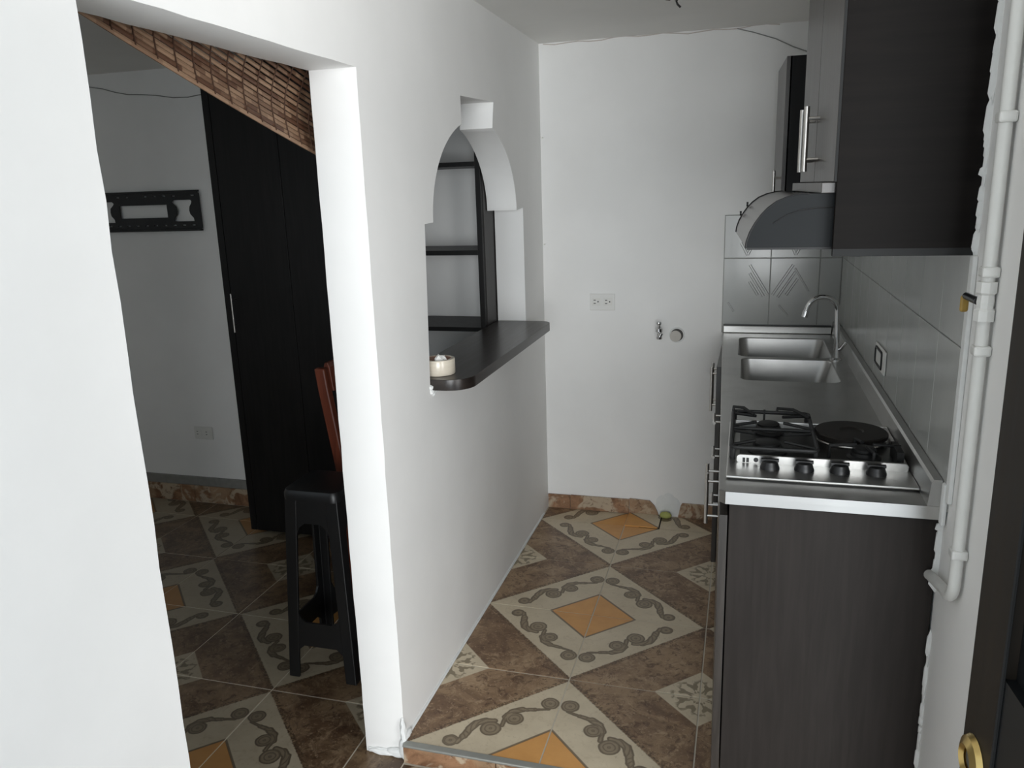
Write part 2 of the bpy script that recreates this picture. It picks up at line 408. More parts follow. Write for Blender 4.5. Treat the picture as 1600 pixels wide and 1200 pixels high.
struct(obj('wall_back', B(((XWB, YB, ZL), (XR+.15, YB+.12, ZC))), MW), 'white back wall of the kitchen')
wb = bpy.data.objects['wall_back']
struct(obj('wall_right', B(((XR, 1.345, ZL), (XR+.15, YB, ZC))), MW), 'right kitchen wall with pale glazed tiles above the counter')
wr = bpy.data.objects['wall_right']
struct(obj('wall_rear_left', B(((-4.1, YL, ZL), (XWB, YL+.12, ZC))), MW), 'shaded white rear wall of the room beyond the doorway')
struct(obj('wall_far_left', B(((-4.2, -.22, ZL), (-4.1, YL+.12, ZC))), MW))
struct(obj('wall_front', B(((-4.2, -.22, ZL), (-3.2, -.10, ZC)), ((-3.2, -.22, ZL), (-2.0, -.10, .95)), ((-3.2, -.22, 1.95), (-2.0, -.10, ZC)), ((-2.0, -.22, ZL), (-.80, -.10, ZC))), MW))
struct(obj('ceiling', B(((-4.2, -.22, ZC), (XR+.15, YB+.12, ZC+.1))), MC), 'pale grey painted ceiling')

# floors --------------------------------------------------------------
fk = struct(obj('floor', B(((XW, YS+.004, ZL-.05), (XR, YB, -.0014))), M_GROUT), 'raised kitchen floor of brown and cream patterned tiles')
fl = struct(obj('floor', B(((-4.1, -.22, ZL-.05), (XW+.002, YL, ZL-.0014)), ((XW+.002, -.22, ZL-.05), (XR, YS+.004, ZL-.0014))), M_GROUT), 'lower floor of patterned tiles in the hall and dark room')
shared = {}
def lay(parent, mat, ox, oy, region, z, gap=.0020, key='k'):
    x0, y0, x1, y1 = region
    i0 = math.floor((x0-ox)/TL); i1 = math.ceil((x1-ox)/TL); j0 = math.floor((y0-oy)/TL); j1 = math.ceil((y1-oy)/TL)
    for i in range(i0, i1):
        for j in range(j0, j1):
            a0, a1 = max(x0, ox+i*TL), min(x1, ox+(i+1)*TL); b0, b1 = max(y0, oy+j*TL), min(y1, oy+(j+1)*TL)
            if a1-a0 < .012 or b1-b0 < .012: continue
            W, D = a1-a0-2*gap, b1-b0-2*gap
            k = (key, round(W, 4), round(D, 4))
            if k not in shared:
                bm = bmesh.new(); e = .0008
                v = [bm.verts.new(p) for p in ((-W/2,-D/2,-.006),(W/2,-D/2,-.006),(W/2,D/2,-.006),(-W/2,D/2,-.006),
                     (-W/2,-D/2,-.0012),(W/2,-D/2,-.0012),(W/2,D/2,-.0012),(-W/2,D/2,-.0012),
                     (-W/2+e,-D/2+e,0),(W/2-e,-D/2+e,0),(W/2-e,D/2-e,0),(-W/2+e,D/2-e,0))]
                for f in ((0,1,5,4),(1,2,6,5),(2,3,7,6),(3,0,4,7),(4,5,9,8),(5,6,10,9),(6,7,11,10),(7,4,8,11),(8,9,10,11)): bm.faces.new([v[q] for q in f])
                me = bpy.data.meshes.new('tile'); bm.to_mesh(me); bm.free(); me.materials.append(mat); shared[k] = me
            o = link('tile', shared[k], None, parent)
            o.location = ((a0+a1)/2, (b0+b1)/2, z+random.uniform(-.0005, .0005))
            yield o, (a0, b0, a1, b1)
KO = (-.497, 2.645-TL*2)
for o, r in lay(fk, M_KT, KO[0], KO[1], (XW+.004, YS+.006, XR, YB-.011), 0.0):
    pass
# the cut, lifted piece against the back wall
for o in list(fk.children):
    if abs(o.location.y-(3.473+YB-.011)/2) < .03 and -.497 < o.location.x < -.084:
        bpy.data.objects.remove(o)
YG = KO[1]+4*TL
for (a0, a1, dz) in ((-.4954, -.340, .006), (-.334, -.0848, 0.0)):
    o = obj('tile', B(((a0, YG+.0016, -.006), (a1, YB-.0125, dz))), M_KT, fk)
obj('joint_shade_strip', B(((-.43, YG-.003, -.004), (-.334, YG+.0014, .0006)), ((-.3395, YG+.0014, -.004), (-.3345, YB-.013, .0006))), simple('joint_shade', (.02, .017, .013), .9), fk)  # dark strips painted in for the shade along the lifted tile's gap
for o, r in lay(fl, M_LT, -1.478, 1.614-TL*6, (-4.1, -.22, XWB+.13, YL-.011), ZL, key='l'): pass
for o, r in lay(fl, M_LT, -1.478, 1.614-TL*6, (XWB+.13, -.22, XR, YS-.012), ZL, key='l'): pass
# step: riser tiles and metal edge trim
for a0, a1 in ((XW+.004, -.62), (-.617, -.205), (-.202, XR)):
    obj('riser_tile', B(((a0, YS-.009, ZL), (a1, YS+.003, -.006))), M_MARB, fk, bevel=.001)
struct(obj('trim_1', B(((XW+.003, YS-.012, -.007), (XR-.002, YS+.012, .0015))), M_TRIM, bevel=.003), 'grey metal strip along the edge of the kitchen step')

# baseboards
bb = bpy.data.objects.new('baseboard_back', None); COL.objects.link(bb); struct(bb, 'marbled brown tile baseboard along the kitchen back wall')
def rag_tile(x0, x1, z1, y1, parent, ragr=False, ragl=False):
    bm = bmesh.new(); n = 8; pts = [(x0, .0), (x1, .0)]
    if ragr: pts += [(x1-.012, .03), (x1-.022, .05), (x1-.045, z1-.004)]
    else: pts += [(x1, z1)]
    pts += [(x0+.02, z1+.001)] if ragl else []
    pts += [(x0+(.012 if ragl else 0), z1-(.012 if ragl else 0))]
    add_prism(bm, pts, lambda a, b: (a, y1-.011, b), lambda a, b: (a, y1-.0005, b))
    return obj('tile', bm, M_MARB, parent, bevel=.0012)
for x0, x1, zt, rr, rl in ((XW+.003, -.790, .071, 0, 0), (-.788, -.497, .073, 0, 0), (-.495, -.352, .078, 1, 0), (-.262, -.10, .072, 0, 1)):
    rag_tile(x0, x1, zt, YB, bb, rr, rl)
bm = bmesh.new()
for (x, z, rx, rz) in ((-.34, .055, .03, .05), (-.31, .06, .04, .06), (-.285, .05, .035, .05)):
    bmesh.ops.create_icosphere(bm, subdivisions=2, radius=1, matrix=Matrix.Translation((x, YB, z)) @ Matrix.Diagonal((rx, .004, rz, 1)))
obj('plaster_patch', bm, M_PLASTER, wb, True)
bl = bpy.data.objects.new('baseboard_left', None); COL.objects.link(bl); struct(bl, 'marbled brown tile baseboard under a bare cement band')
x = -4.09
while x < XWB-.02:
    x1 = min(x+.412, XWB-.004)
    obj('tile', B(((x, YL-.012, ZL), (x1-.002, YL-.0005, .035))), M_MARB, bl, bevel=.0012); x = x1
obj('cement_band', B(((-4.09, YL-.010, .035), (XWB-.004, YL-.0005, .088))), M_CEMENT, bl, bevel=.004)

# wall tiles -----------------------------------------------------------
def wtile(parent, wall, a0, a1, z0, z1, ridges=()):
    g = .0012; bm = bmesh.new()
    a0 += g; a1 -= g; z0 += g; z1 -= g
    if wall == 'b': f = lambda a, z, d: (a, YB-d, z)
    else: f = lambda a, z, d: (XR-d, a, z)
    e = .0015; T = .008
    base = [f(a0, z0, .0), f(a1, z0, .0), f(a1, z1, .0), f(a0, z1, .0)]
    mid = [f(a0, z0, T-.001), f(a1, z0, T-.001), f(a1, z1, T-.001), f(a0, z1, T-.001)]
    top = [f(a0+e, z0+e, T), f(a1-e, z0+e, T), f(a1-e, z1-e, T), f(a0+e, z1-e, T)]
    L = [[bm.verts.new(p) for p in l] for l in (base, mid, top)]
    for A, C in zip(L, L[1:]):
        for k in range(4): bm.faces.new([A[k], A[(k+1) % 4], C[(k+1) % 4], C[k]])
    bm.faces.new(L[2])
    for (p, q, wd) in ridges:   # raised relief bars on the glaze
        p, q = Vector(p), Vector(q); d = (q-p).normalized(); nn = Vector((-d.y, d.x))*wd
        lo = [p+nn, q+nn, q-nn, p-nn]
        add_hex(bm, [f(v.x, v.y, T-.0005) for v in lo]+[f((v.x+m.x)/2, (v.y+m.y)/2, T+.004) for v, m in zip(lo, [p, q, q, p])])
    return obj('tile', bm, M_WALLTILE, parent, bevel=0)
gb = obj('tile_bed', B(((-.087, YB-.005, .905), (XR, YB, 1.420))), M_DGROUT, wb)
gr = obj('tile_bed', B(((XR-.005, 1.645, .905), (XR, YB-.008, 1.420))), M_DGROUT, wr)
xs = [-.086, .111, .311, XR-.008]
for k, (a0, a1) in enumerate(zip(xs, xs[1:])):
    rid = []
    if k < 2:
        m = (a0+a1)/2; sgn = 1
        if k == 0:
            for i, l in ((0, .13), (1, .10), (2, .06)):
                rid.append(((m+.012+.0-.0*i, 1.205-.036*i), (m+.012+l*.62, 1.205-.036*i-l), .006))
            rid.append(((m-.075, 1.04), (m-.05, 1.00), .004))
        else:
            for i, l in ((0, .13), (1, .11), (2, .07)):
                rid.append(((m-.008+.01*i, 1.205-.03*i), (m-.008+.01*i-l*.62, 1.205-.03*i-l), .006))
            rid.append(((m+.0, 1.19), (m+.06, 1.09), .004)); rid.append(((m-.06, 1.03), (m-.02, .985), .004))
    wtile(wb, 'b', a0, a1, .934, 1.234, rid)
    top = []
    if k < 2:
        m = (a0+a1)/2
        top = [((m-.028, 1.300), (m, 1.248), .006), ((m+.028, 1.300), (m, 1.248), .006), ((m, 1.298), (m, 1.27), .012)]
    wtile(wb, 'b', a0, a1, 1.234, 1.419, top)
yy = YB-.008
while yy > 1.66:
    y0 = max(yy-.2, 1.642)
    if y0-1.642 < .03: y0 = 1.642
    for z0, z1 in ((.934, 1.236), (1.236, 1.419)): wtile(wr, 'r', y0, yy, z0, z1)
    yy = y0
obj('tile_edge_band', B(((XR-.009, 1.618, .93), (XR-.0005, 1.6415, 1.41))), M_PLASTER, wr, bevel=.002)
bm = bmesh.new()    # ragged filler down the cabinet ends
for (z0, z1, wd) in ((.20, .62, .006), (.735, .865, .014), (1.42, 2.16, .009)):
    z = z0
    while z < z1:
        r = wd*random.uniform(.45, 1.25); hh = random.uniform(.010, .045)
        bmesh.ops.create_icosphere(bm, subdivisions=1, radius=1, matrix=Matrix.Translation((XR-.002, 1.632 if z0 > 1 else 1.672, z)) @ Matrix.Diagonal((r, .006, hh, 1)))
        z += hh*.8
obj('plaster_filler', bm, M_PLASTER, wr, True)

# ------------------------------------------------------------------ front edge of the units, slightly out of square
def FX(y): return -.032-.0246*(y-1.65)
def skew_box(bm, y0, y1, z0, z1, off0, off1):
    """box hugging the counter front line, from off0 to off1 behind(+)/before(-) it"""
    add_hex(bm, [(FX(y0)+off0, y0, z0), (FX(y0)+off1, y0, z0), (FX(y1)+off1, y1, z0), (FX(y1)+off0, y1, z0),
                 (FX(y0)+off0, y0, z1), (FX(y0)+off1, y0, z1), (FX(y1)+off1, y1, z1), (FX(y1)+off0, y1, z1)])
def bar_handle(parent, x_face, y, z0, z1, out=.033, vertical=True, y1=None):
    bm = bmesh.new()
    if vertical:
        add_tube(bm, [(x_face-out, y, z0), (x_face-out, y, z1)], .0058, 12)
        for zz in (z0+.025, z1-.025): add_tube(bm, [(x_face, y, zz), (x_face-out, y, zz)], .0042, 8)
    else:
        add_tube(bm, [(x_face-out, y, z0), (x_face-out-.0246*(y1-y), y1, z0)], .0058, 12)
        for t in (.15, .85): add_tube(bm, [(x_face-.0246*(y1-y)*t, y+(y1-y)*t, z0), (x_face-out-.0246*(y1-y)*t, y+(y1-y)*t, z0)], .0042, 8)
    return obj('handle', bm, M_SATIN, parent, True)

ZT = .878
# base cabinet with end panel
t = thing('base_cabinet', 'dark wenge base cabinet under the cooktop with broad end panel', 'cabinet', (.18, 1.68, ZL), 'kitchen base cabinets')
def at(t, o): o.matrix_parent_inverse = Matrix.Translation(-Vector(t.location)); return o
def P(t, o):
    o.parent = t; o.matrix_parent_inverse = Matrix.Translation(-Vector(t.location)); return o
P(t, obj('end_panel', B(((-.012, 1.678, ZL), (XR-.004, 1.694, ZT))), M_WENGE_Z, bevel=.0015))
bm = bmesh.new(); skew_box(bm, 1.696, 2.690, .05, ZT, .022, .40); skew_box(bm, 2.690, 2.733, .05, .74, .022, .40); P(t, obj('carcass', bm, M_BLACKWOOD))
bm = bmesh.new(); skew_box(bm, 1.83, 2.733, 0.001, .05, .06, .38); P(t, obj('plinth', bm, M_BLACKWOOD))
for y0, y1, yh in ((1.682, 2.383, 2.338), (2.388, 2.733, 2.428)):
    bm = bmesh.new(); skew_box(bm, y0, y1, .06, .845, .0, .018); d = P(t, obj('door', bm, M_WENGE_Y, bevel=.001))
    h = bar_handle(None, FX(yh), yh, .540, .702, .036); h.parent = d
    h.matrix_parent_inverse = (t.matrix_world.copy()).inverted() if False else Matrix.Identity(4)
t = thing('base_cabinet', 'dark wenge base cabinet of three stacked drawers beyond the cooktop', 'cabinet', (.18, 2.74, 0), 'kitchen base cabinets')
bm = bmesh.new(); skew_box(bm, 2.736, 3.052, .05, .74, .022, .40); P(t, obj('carcass', bm, M_BLACKWOOD))
bm = bmesh.new(); skew_box(bm, 2.736, 3.052, 0.001, .05, .06, .38); P(t, obj('plinth', bm, M_BLACKWOOD))
for z0, z1, zh in ((.655, .845, .715), (.46, .65, .585), (.06, .455, .40)):
    bm = bmesh.new(); skew_box(bm, 2.738, 3.050, z0, z1, .0, .018); d = P(t, obj('drawer', bm, M_WENGE_Y, bevel=.001))
    h = bar_handle(None, FX(2.83), 2.83, zh, zh, .022, False, 2.95); h.parent = d
t = thing('base_cabinet', 'dark wenge base cabinet under the sink with its door ajar', 'cabinet', (.18, 3.06, 0), 'kitchen base cabinets')
bm = bmesh.new(); skew_box(bm, 3.055, 3.630, .05, .74, .022, .40); P(t, obj('carcass', bm, M_BLACKWOOD))
bm = bmesh.new(); skew_box(bm, 3.055, 3.630, 0.001, .05, .06, .38); P(t, obj('plinth', bm, M_BLACKWOOD))
bm = bmesh.new()
y0, y1 = 3.058, 3.60; xa0, xa1 = FX(y0)-.020, FX(y1)
add_hex(bm, [(xa0, y0, .06), (xa0+.018, y0, .06), (xa1+.018, y1, .06), (xa1, y1, .06), (xa0, y0, .872), (xa0+.018, y0, .872), (xa1+.018, y1, .872), (xa1, y1, .872)])
d = P(t, obj('door', bm, M_WENGE_Y, bevel=.001))
for yh, o_ in ((3.15, .024), (3.235, .026)):
    h = bar_handle(None, xa0+.020*(yh-y0)/.54, yh, .672, .850, o_); h.parent = d

# worktop with two bowls
def plateXY(z): return Matrix.Translation((0, 0, z))
wt = thing('worktop', 'stainless steel worktop with two sink bowls and raised back edges', 'worktop', (.18, 2.64, ZT+.002))
NE = 1.662
outl = [(FX(NE)+.012, NE), (XR-.012, NE), (XR-.012, YB-.010), (FX(YB), YB-.010), (FX(NE)-.0, NE+.012)]
b1 = (.000, 2.705, .322, 3.070, .035); b2 = (-.012, 3.095, .330, 3.500, .04)
P(wt, plate2d('top_sheet', outl, [rrect(*b1), rrect(*b2)], .003, M_STEEL, None, plateXY(.9065)))
bm = bmesh.new()
skew_box(bm, NE+.012, YB-.011, ZT+.002, .905, -.002, .001)
add_hex(bm, [(FX(NE)+.012, NE-.001, ZT+.002), (XR-.004, NE-.001, ZT+.002), (XR-.004, NE+.002, ZT+.002), (FX(NE)+.012, NE+.002, ZT+.002),
             (FX(NE)+.012, NE-.001, .908), (XR-.004, NE-.001, .908), (XR-.004, NE+.002, .908), (FX(NE)+.012, NE+.002, .908)])
add_hex(bm, [(FX(NE)-.002, NE+.012, ZT+.002), (FX(NE)+.012, NE-.001, ZT+.002), (FX(NE)+.013, NE+.002, ZT+.002), (FX(NE)+.001, NE+.013, ZT+.002),
             (FX(NE)-.002, NE+.012, .908), (FX(NE)+.012, NE-.001, .908), (FX(NE)+.013, NE+.002, .908), (FX(NE)+.001, NE+.013, .908)])
P(wt, obj('front_edge', bm, M_STEELX))
bm = bmesh.new(); add_box(bm, (FX(YB)+.002, YB-.030, .9082), (XR-.035, YB-.0095, .940)); P(wt, obj('back_curb', bm, M_STEELX, bevel=.003))
P(wt, obj('sealant', B(((FX(YB)+.003, YB-.030, .9402), (XR-.036, YB-.0095, .9445))), M_BLACK))
bm = bmesh.new()
add_prism(bm, [(XR-.034, .9082), (XR-.010, .9082), (XR-.010, .964), (XR-.026, .964), (XR-.030, .958)], lambda a, b: (a, NE, b), lambda a, b: (a, YB-.0095, b))
P(wt, obj('side_curb', bm, M_STEEL))
bm = bmesh.new(); add_box(bm, (XR-.012, 1.640, .874), (XR-.003, NE, .962)); P(wt, obj('curb_end', bm, M_PLASTER, bevel=.004))
def bowl(b, depth, tx0, tx1, ty):
    x0, y0, x1, y1, r = b; loops = []
    for t_, z in ((0, .9078), (.06, .903), (.9, .908-depth*.93), (1.0, .908-depth)):
        e = 0 if t_ < .95 else .02
        loops.append([(p[0], p[1], z) for p in rrect(x0+tx0*t_+e, y0+ty*t_+e, x1-tx1*t_-e, y1-ty*t_*.3-e, r)])
    bm = bmesh.new(); V = [[bm.verts.new(p) for p in l] for l in loops]; n = len(V[0])
    for A, C in zip(V, V[1:]):
        for k in range(n): bm.faces.new([A[k], A[(k+1) % n], C[(k+1) % n], C[k]])
    bm.faces.new(V[-1])
    o = obj('sink_bowl', bm, M_STEEL, None, True)
    m = o.modifiers.new('solid', 'SOLIDIFY'); m.thickness = .0012; m.offset = -1
    return P(wt, o)
bw = bowl(b1, .15, .020, .045, .03); bowl(b2, .15, .022, .030, .03)

# faucet
ft = thing('faucet', 'chrome gooseneck faucet with a side lever behind the sink', 'faucet', (.337, 3.075, .908))
P(ft, lathe('base', [(0, 0), (.021, 0), (.021, .004), (.012, .009), (.0095, .045), (.0095, .062), (0, .062)], (.337, 3.075, .9082), M_CHROME))
pts = [(.337, 3.075, .96), (.335, 3.075, 1.03)] + [(.2785+.0535*math.cos(math.radians(a)), 3.075-.02*(a/180), 1.090+.052*math.sin(math.radians(a))) for a in range(-5, 171, 11)] + [(.2205, 3.052, 1.082)]
P(ft, tube('spout', pts, .0088, M_CHROME, None, 14))
P(ft, tube('spout_tip', [(.2235, 3.0525, 1.092), (.2185, 3.052, 1.070)], .0112, M_CHROME, None, 14))
P(ft, tube('lever', [(.337, 3.075, .945), (.350, 3.07, .950), (.368, 3.064, .978)], [.008, .0065, .007], M_CHROME, None, 12))

# cooktop
ck = thing('cooktop', 'steel built-in cooktop with three gas burners and an electric plate', 'cooktop', (.18, 1.95, .908))
P(ck, obj('base_pan', B(((-.022, 1.738, .9115), (.372, 2.172, .917))), M_STEELX, bevel=.002))
P(ck, obj('pan_shadow_strip', B(((-.012, 1.749, .9082), (.364, 2.165, .9115))), M_BLACK))  # black inset standing in for the shadow line under the pan
P(ck, obj('well', B(((.006, 1.845, .9152), (.360, 2.152, .9175))), M_DARKPAN, bevel=.001))
bm = bmesh.new()
add_box(bm, (-.008, 2.154, .915), (.372, 2.168, .927)); add_box(bm, (.360, 1.85, .915), (.371, 2.154, .926))
P(ck, obj('rim', bm, M_STEELX, bevel=.003))
rz = rrect(.000, .9152, .366, .9355, .008)
bm = bmesh.new(); add_prism(bm, rz, lambda a, b: (a, 1.835, b), lambda a, b: (a, 1.842, b)); P(ck, obj('control_riser', bm, M_STEELX))
bm = bmesh.new()
add_box(bm, (.013, 1.8338, .918), (.019, 1.8348, .929)); add_box(bm, (.0215, 1.8338, .918), (.0275, 1.8348, .929))
add_lathe(bm, [(0, -.0005), (.0055, -.0005), (.0055, .0005), (0, .0005)], (.043, 1.8345, .925), 'y', 14)
P(ck, obj('control_marks', bm, M_BLACK))
for kx, ky in ((.073, 1.805), (.147, 1.806), (.222, 1.807), (.297, 1.808)):
    bm = bmesh.new(); add_lathe(bm, [(0, .001), (.0215, .001), (.0215, .006), (.019, .012), (.017, .020), (.012, .0225), (0, .0225)], (kx, ky, .9145), 'z', 24)
    add_box(bm, (kx-.019, ky-.005, .934), (kx+.019, ky+.005, .9395))
    P(ck, obj('knob', bm, M_BLACKPL, None, True))
def burner(x, y, r):
    bm = bmesh.new(); add_lathe(bm, [(0, 0), (r*1.25, 0), (r*1.25, .004), (r, .008), (r*.95, .016), (r*.7, .016), (r*.7, .019), (r*.85, .019), (r*.85, .024), (r*.7, .027), (0, .027)], (x, y, .9178), 'z', 26)
    return P(ck, obj('burner', bm, M_IRON, None, True))
burner(.076, 2.085, .032); burner(.070, 1.925, .036); burner(.285, 1.915, .030)
bm = bmesh.new(); add_lathe(bm, [(0, 0), (.074, 0), (.078, .006), (.086, .013), (.086, .021), (.083, .024), (.030, .0245), (.026, .021), (0, .021)], (.272, 2.058, .9178), 'z', 40)
P(ck, obj('hotplate', bm, M_PLATE, None, True))
bm = bmesh.new(); add_tube(bm, [(.272+.080*math.cos(2*math.pi*k/40), 2.058+.080*math.sin(2*math.pi*k/40), .921) for k in range(40)], .0035, 8, True)
P(ck, obj('hotplate_ring', bm, M_SATIN, None, True))
bm = bmesh.new(); zt = .948
x0, x1, y0, y1 = -.013, .178, 1.850, 2.168
add_tube(bm, [(p[0], p[1], zt) for p in rrect(x0, y0, x1, y1, .012, 4)], .0052, 8, True)
for px, py in ((x0, y0), (x1, y0), (x0, y1), (x1, y1)): add_tube(bm, [(px+(.004 if px < 0 else -.004), py+(.004 if py < 2 else -.004), .9175 if px > 0 or py > 3 else .9155), (px+(.004 if px < 0 else -.004), py+(.004 if py < 2 else -.004), zt)], .0052, 8)
add_box(bm, (x0-.004, y0+.01, .918), (x0+.002, y1-.02, zt))
add_tube(bm, [(x0, 2.008, zt), (x1, 2.008, zt)], .005, 8)
for cx, cy in ((.076, 2.085), (.070, 1.925)):
    for k in range(4):
        a = math.radians(45+90*k); ex = x0 if math.cos(a) < 0 else x1
        ey = {True: (y1 if cy > 2 else 2.008), False: (2.008 if cy > 2 else y0)}[math.sin(a) > 0]
        add_tube(bm, [(ex, ey+(cy-ey)*.25, zt), (cx+.35*(ex-cx), cy+.35*(ey-cy), zt+.004)], .0042, 8)
for xa, xb in ((x0, .04), (.10, x1)):
    add_tube(bm, [(xa, y1, zt), (xa, y1+.001, zt+.012), ((xa+xb)/2, y1-.02, zt+.016), (xb, y1-.055, zt+.006)], .0042, 8)
P(ck, obj('grate', bm, M_IRON, None, True))
bm = bmesh.new()
for k in range(4):
    a = math.radians(90*k+10); add_tube(bm, [(.285+.078*math.cos(a), 1.915+.055*math.sin(a), .9178), (.285+.078*math.cos(a), 1.915+.055*math.sin(a), .948), (.285+.018*math.cos(a), 1.915+.018*math.sin(a), .951)], .0042, 8)
add_box(bm, (.347, 1.868, .918), (.362, 1.955, .950))
P(ck, obj('grate', bm, M_IRON, None, True))
P(ck, tube('igniter', [(.066, 2.128, .917), (.066, 2.128, .966)], .0025, M_IRON, None, 8))

# ------------------------------------------------------------------ upper cabinets and hood
def UX(y): return .155-.0385*(y-1.63)
def uhex(bm, y0, y1, z0, z1, o0, x1):
    add_hex(bm, [(UX(y0)+o0, y0, z0), (x1, y0, z0), (x1, y1, z0), (UX(y1)+o0, y1, z0), (UX(y0)+o0, y0, z1), (x1, y0, z1), (x1, y1, z1), (UX(y1)+o0, y1, z1)])
def uslab(bm, y0, y1, z0, z1, o0, o1):
    add_hex(bm, [(UX(y0)+o0, y0, z0), (UX(y0)+o1, y0, z0), (UX(y1)+o1, y1, z0), (UX(y1)+o0, y1, z0), (UX(y0)+o0, y0, z1), (UX(y0)+o1, y0, z1), (UX(y1)+o1, y1, z1), (UX(y1)+o0, y1, z1)])
uc = thing('wall_cabinet', 'large dark wenge wall cabinet over the hood with long end panel', 'cabinet', (.28, 1.63, 1.41), 'kitchen wall cabinets')
bm = bmesh.new(); add_box(bm, (.160, 1.632, 1.410), (XR-.001, 1.648, ZC-.002)); P(uc, obj('end_panel', bm, M_WENGE_X, bevel=.0012))
bm = bmesh.new(); add_box(bm, (.1605, 1.6312, 1.4105), (XR-.001, 1.6322, 1.424)); P(uc, obj('end_panel_edge', bm, M_EDGE))
bm = bmesh.new(); uhex(bm, 1.650, 2.242, 1.548, ZC-.002, .020, XR-.0095); P(uc, obj('carcass', bm, M_BLACKWOOD))
bm = bmesh.new(); uslab(bm, 1.655, 2.242, 1.5275, 1.547, -.018, .16); P(uc, obj('bottom_rail', bm, M_WENGE_Y, bevel=.001))
for y0, y1, yh in ((1.634, 1.940, 1.898), (1.944, 2.242, 1.985)):
    bm = bmesh.new(); uslab(bm, y0, y1, 1.548, ZC-.004, .0, .018); d = P(uc, obj('door', bm, M_WENGE_Y, bevel=.0012))
    h = bar_handle(None, UX(yh), yh, 1.571, 1.706, .027); h.parent = d
    if y0 < 1.7: obj('edge_band', B(((UX(y0)+.0005, y0-.0012, 1.548), (UX(y0)+.0178, y0+.0002, ZC-.004))), M_EDGE, d)
u2 = thing('wall_cabinet', 'lower dark wenge wall cabinet farther along, beyond the hood', 'cabinet', (.25, 2.95, 1.41), 'kitchen wall cabinets')
bm = bmesh.new(); uhex(bm, 2.952, 3.320, 1.435, 1.955, .020, XR-.0095); P(u2, obj('carcass', bm, M_BLACKWOOD))
bm = bmesh.new(); uslab(bm, 2.952, 3.320, 1.435, 1.955, .008, .026); d = P(u2, obj('door', bm, M_WENGE_Y, bevel=.0012))
h = bar_handle(None, UX(3.0)+.008, 3.0, 1.450, 1.590, .022); h.parent = d

hd = thing('range_hood', 'black curved range hood under the large wall cabinet', 'hood', (.2, 1.95, 1.42))
prof = [(.002, 1.424), (.003, 1.436), (.009, 1.455), (.018, 1.472), (.029, 1.488), (.041, 1.501), (.057, 1.513), (.076, 1.521), (.096, 1.5255), (.116, 1.527)]
sk = -.045
def HP(d): return lambda a, b: (a+sk*(d-1.67), d, b)
poly = prof+[(.395-.0, 1.527), (.395, 1.424)]
def hood_loop(d): return [(a+(sk*(d-1.67) if a < .39 else 0), d, b) for a, b in poly]
for nm, d0, d1 in (('side_panel', 1.668, 1.676), ('side_panel', 2.232, 2.240)):
    bm = bmesh.new(); A = [bm.verts.new(p) for p in hood_loop(d0)]; C = [bm.verts.new(p) for p in hood_loop(d1)]
    bm.faces.new(A); bm.faces.new(list(reversed(C)))
    for i in range(len(A)): bm.faces.new([A[i], C[i], C[(i+1) % len(A)], A[(i+1) % len(A)]])
    P(hd, obj(nm, bm, M_HOOD))
bm = bmesh.new(); off = .0025
def shell(d, o): return [(a-o+sk*(d-1.67), d, b+o*.2) for a, b in prof]
L0, L1, L2, L3 = (shell(1.676, 0), shell(2.232, 0), shell(1.676, -.004), shell(2.232, -.004))
V = [[bm.verts.new(p) for p in l] for l in (L0, L1, L3, L2)]
for A, C in zip(V, V[1:]+V[:1]):
    for i in range(len(A)-1): bm.faces.new([A[i], C[i], C[i+1], A[i+1]])
for i in (0, len(L0)-1): bm.faces.new([v[i] for v in V])
P(hd, obj('curved_front', bm, M_HOODF, None, True))
P(hd, obj('top_plate', B(((.120, 1.678, 1.5215), (.394, 2.230, 1.5265))), M_HOOD))
P(hd, obj('filter_panel', B(((.02, 1.678, 1.430), (.394, 2.230, 1.434))), M_HOOD))
ins = [(.052, 1.472), (.075, 1.487), (.10, 1.496), (.13, 1.500), (.16, 1.501), (.39, 1.501)]
P(hd, tube('side_groove', [(a, 1.6675, b) for a, b in ins], .0016, M_BLACK, None, 6))
P(hd, tube('side_seam', [(a-.0005, 1.669, b+.0008) for a, b in prof], .002, M_BLACK, None, 6))
P(hd, tube('side_seam', [(a-.0005+sk*.568, 2.2385, b+.0008) for a, b in prof], .002, M_BLACK, None, 6))
P(hd, obj('bottom_lip', B(((.004, 1.6665, 1.421), (.394, 1.669, 1.4255))), M_IRON))
for a, b in ((.014+sk*.53, 1.4745), (.030+sk*.53, 1.4975)):
    P(hd, lathe('button', [(0, -.006), (.006, -.006), (.006, -.001), (0, -.001)], (a, 2.20, b), M_BLACK, None, 'x', 12))

# ------------------------------------------------------------------ bar shelf and tape
sh = plate2d('bar_shelf', [(-1.028, 2.184), (-.95, 2.184)] + [(-.868+.083*math.cos(math.radians(a)), 2.262+.080*math.sin(math.radians(a))) for a in range(-90, 1, 10)]
             + [(-.838+.053*math.cos(math.radians(a)), 3.243+.050*math.sin(math.radians(a))) for a in range(0, 91, 10)] + [(-1.028, 3.293)], [], .034, M_BAR, None, plateXY(.9835))
b_ = sh.modifiers.new('bevel', 'BEVEL'); b_.width = .005; b_.segments = 3; b_.limit_method = 'ANGLE'; b_.angle_limit = math.radians(60)
tag(sh, 'dark wooden bar shelf with rounded corners through the arched hatch', 'shelf')
tp = thing('tape_roll', 'wide roll of pale packing tape lying on the bar shelf', 'tape', (-.908, 2.262, 1.001))
TC = (-.908, 2.268, 1.0012)
bm = bmesh.new(); n = 36
add_lathe(bm, [(.040, 0), (.0505, 0), (.0515, .002), (.0515, .046), (.0505, .048), (.040, .048), (.040, 0)], TC, 'z', n); P(tp, obj('tape_film', bm, M_TAPE, None, True))
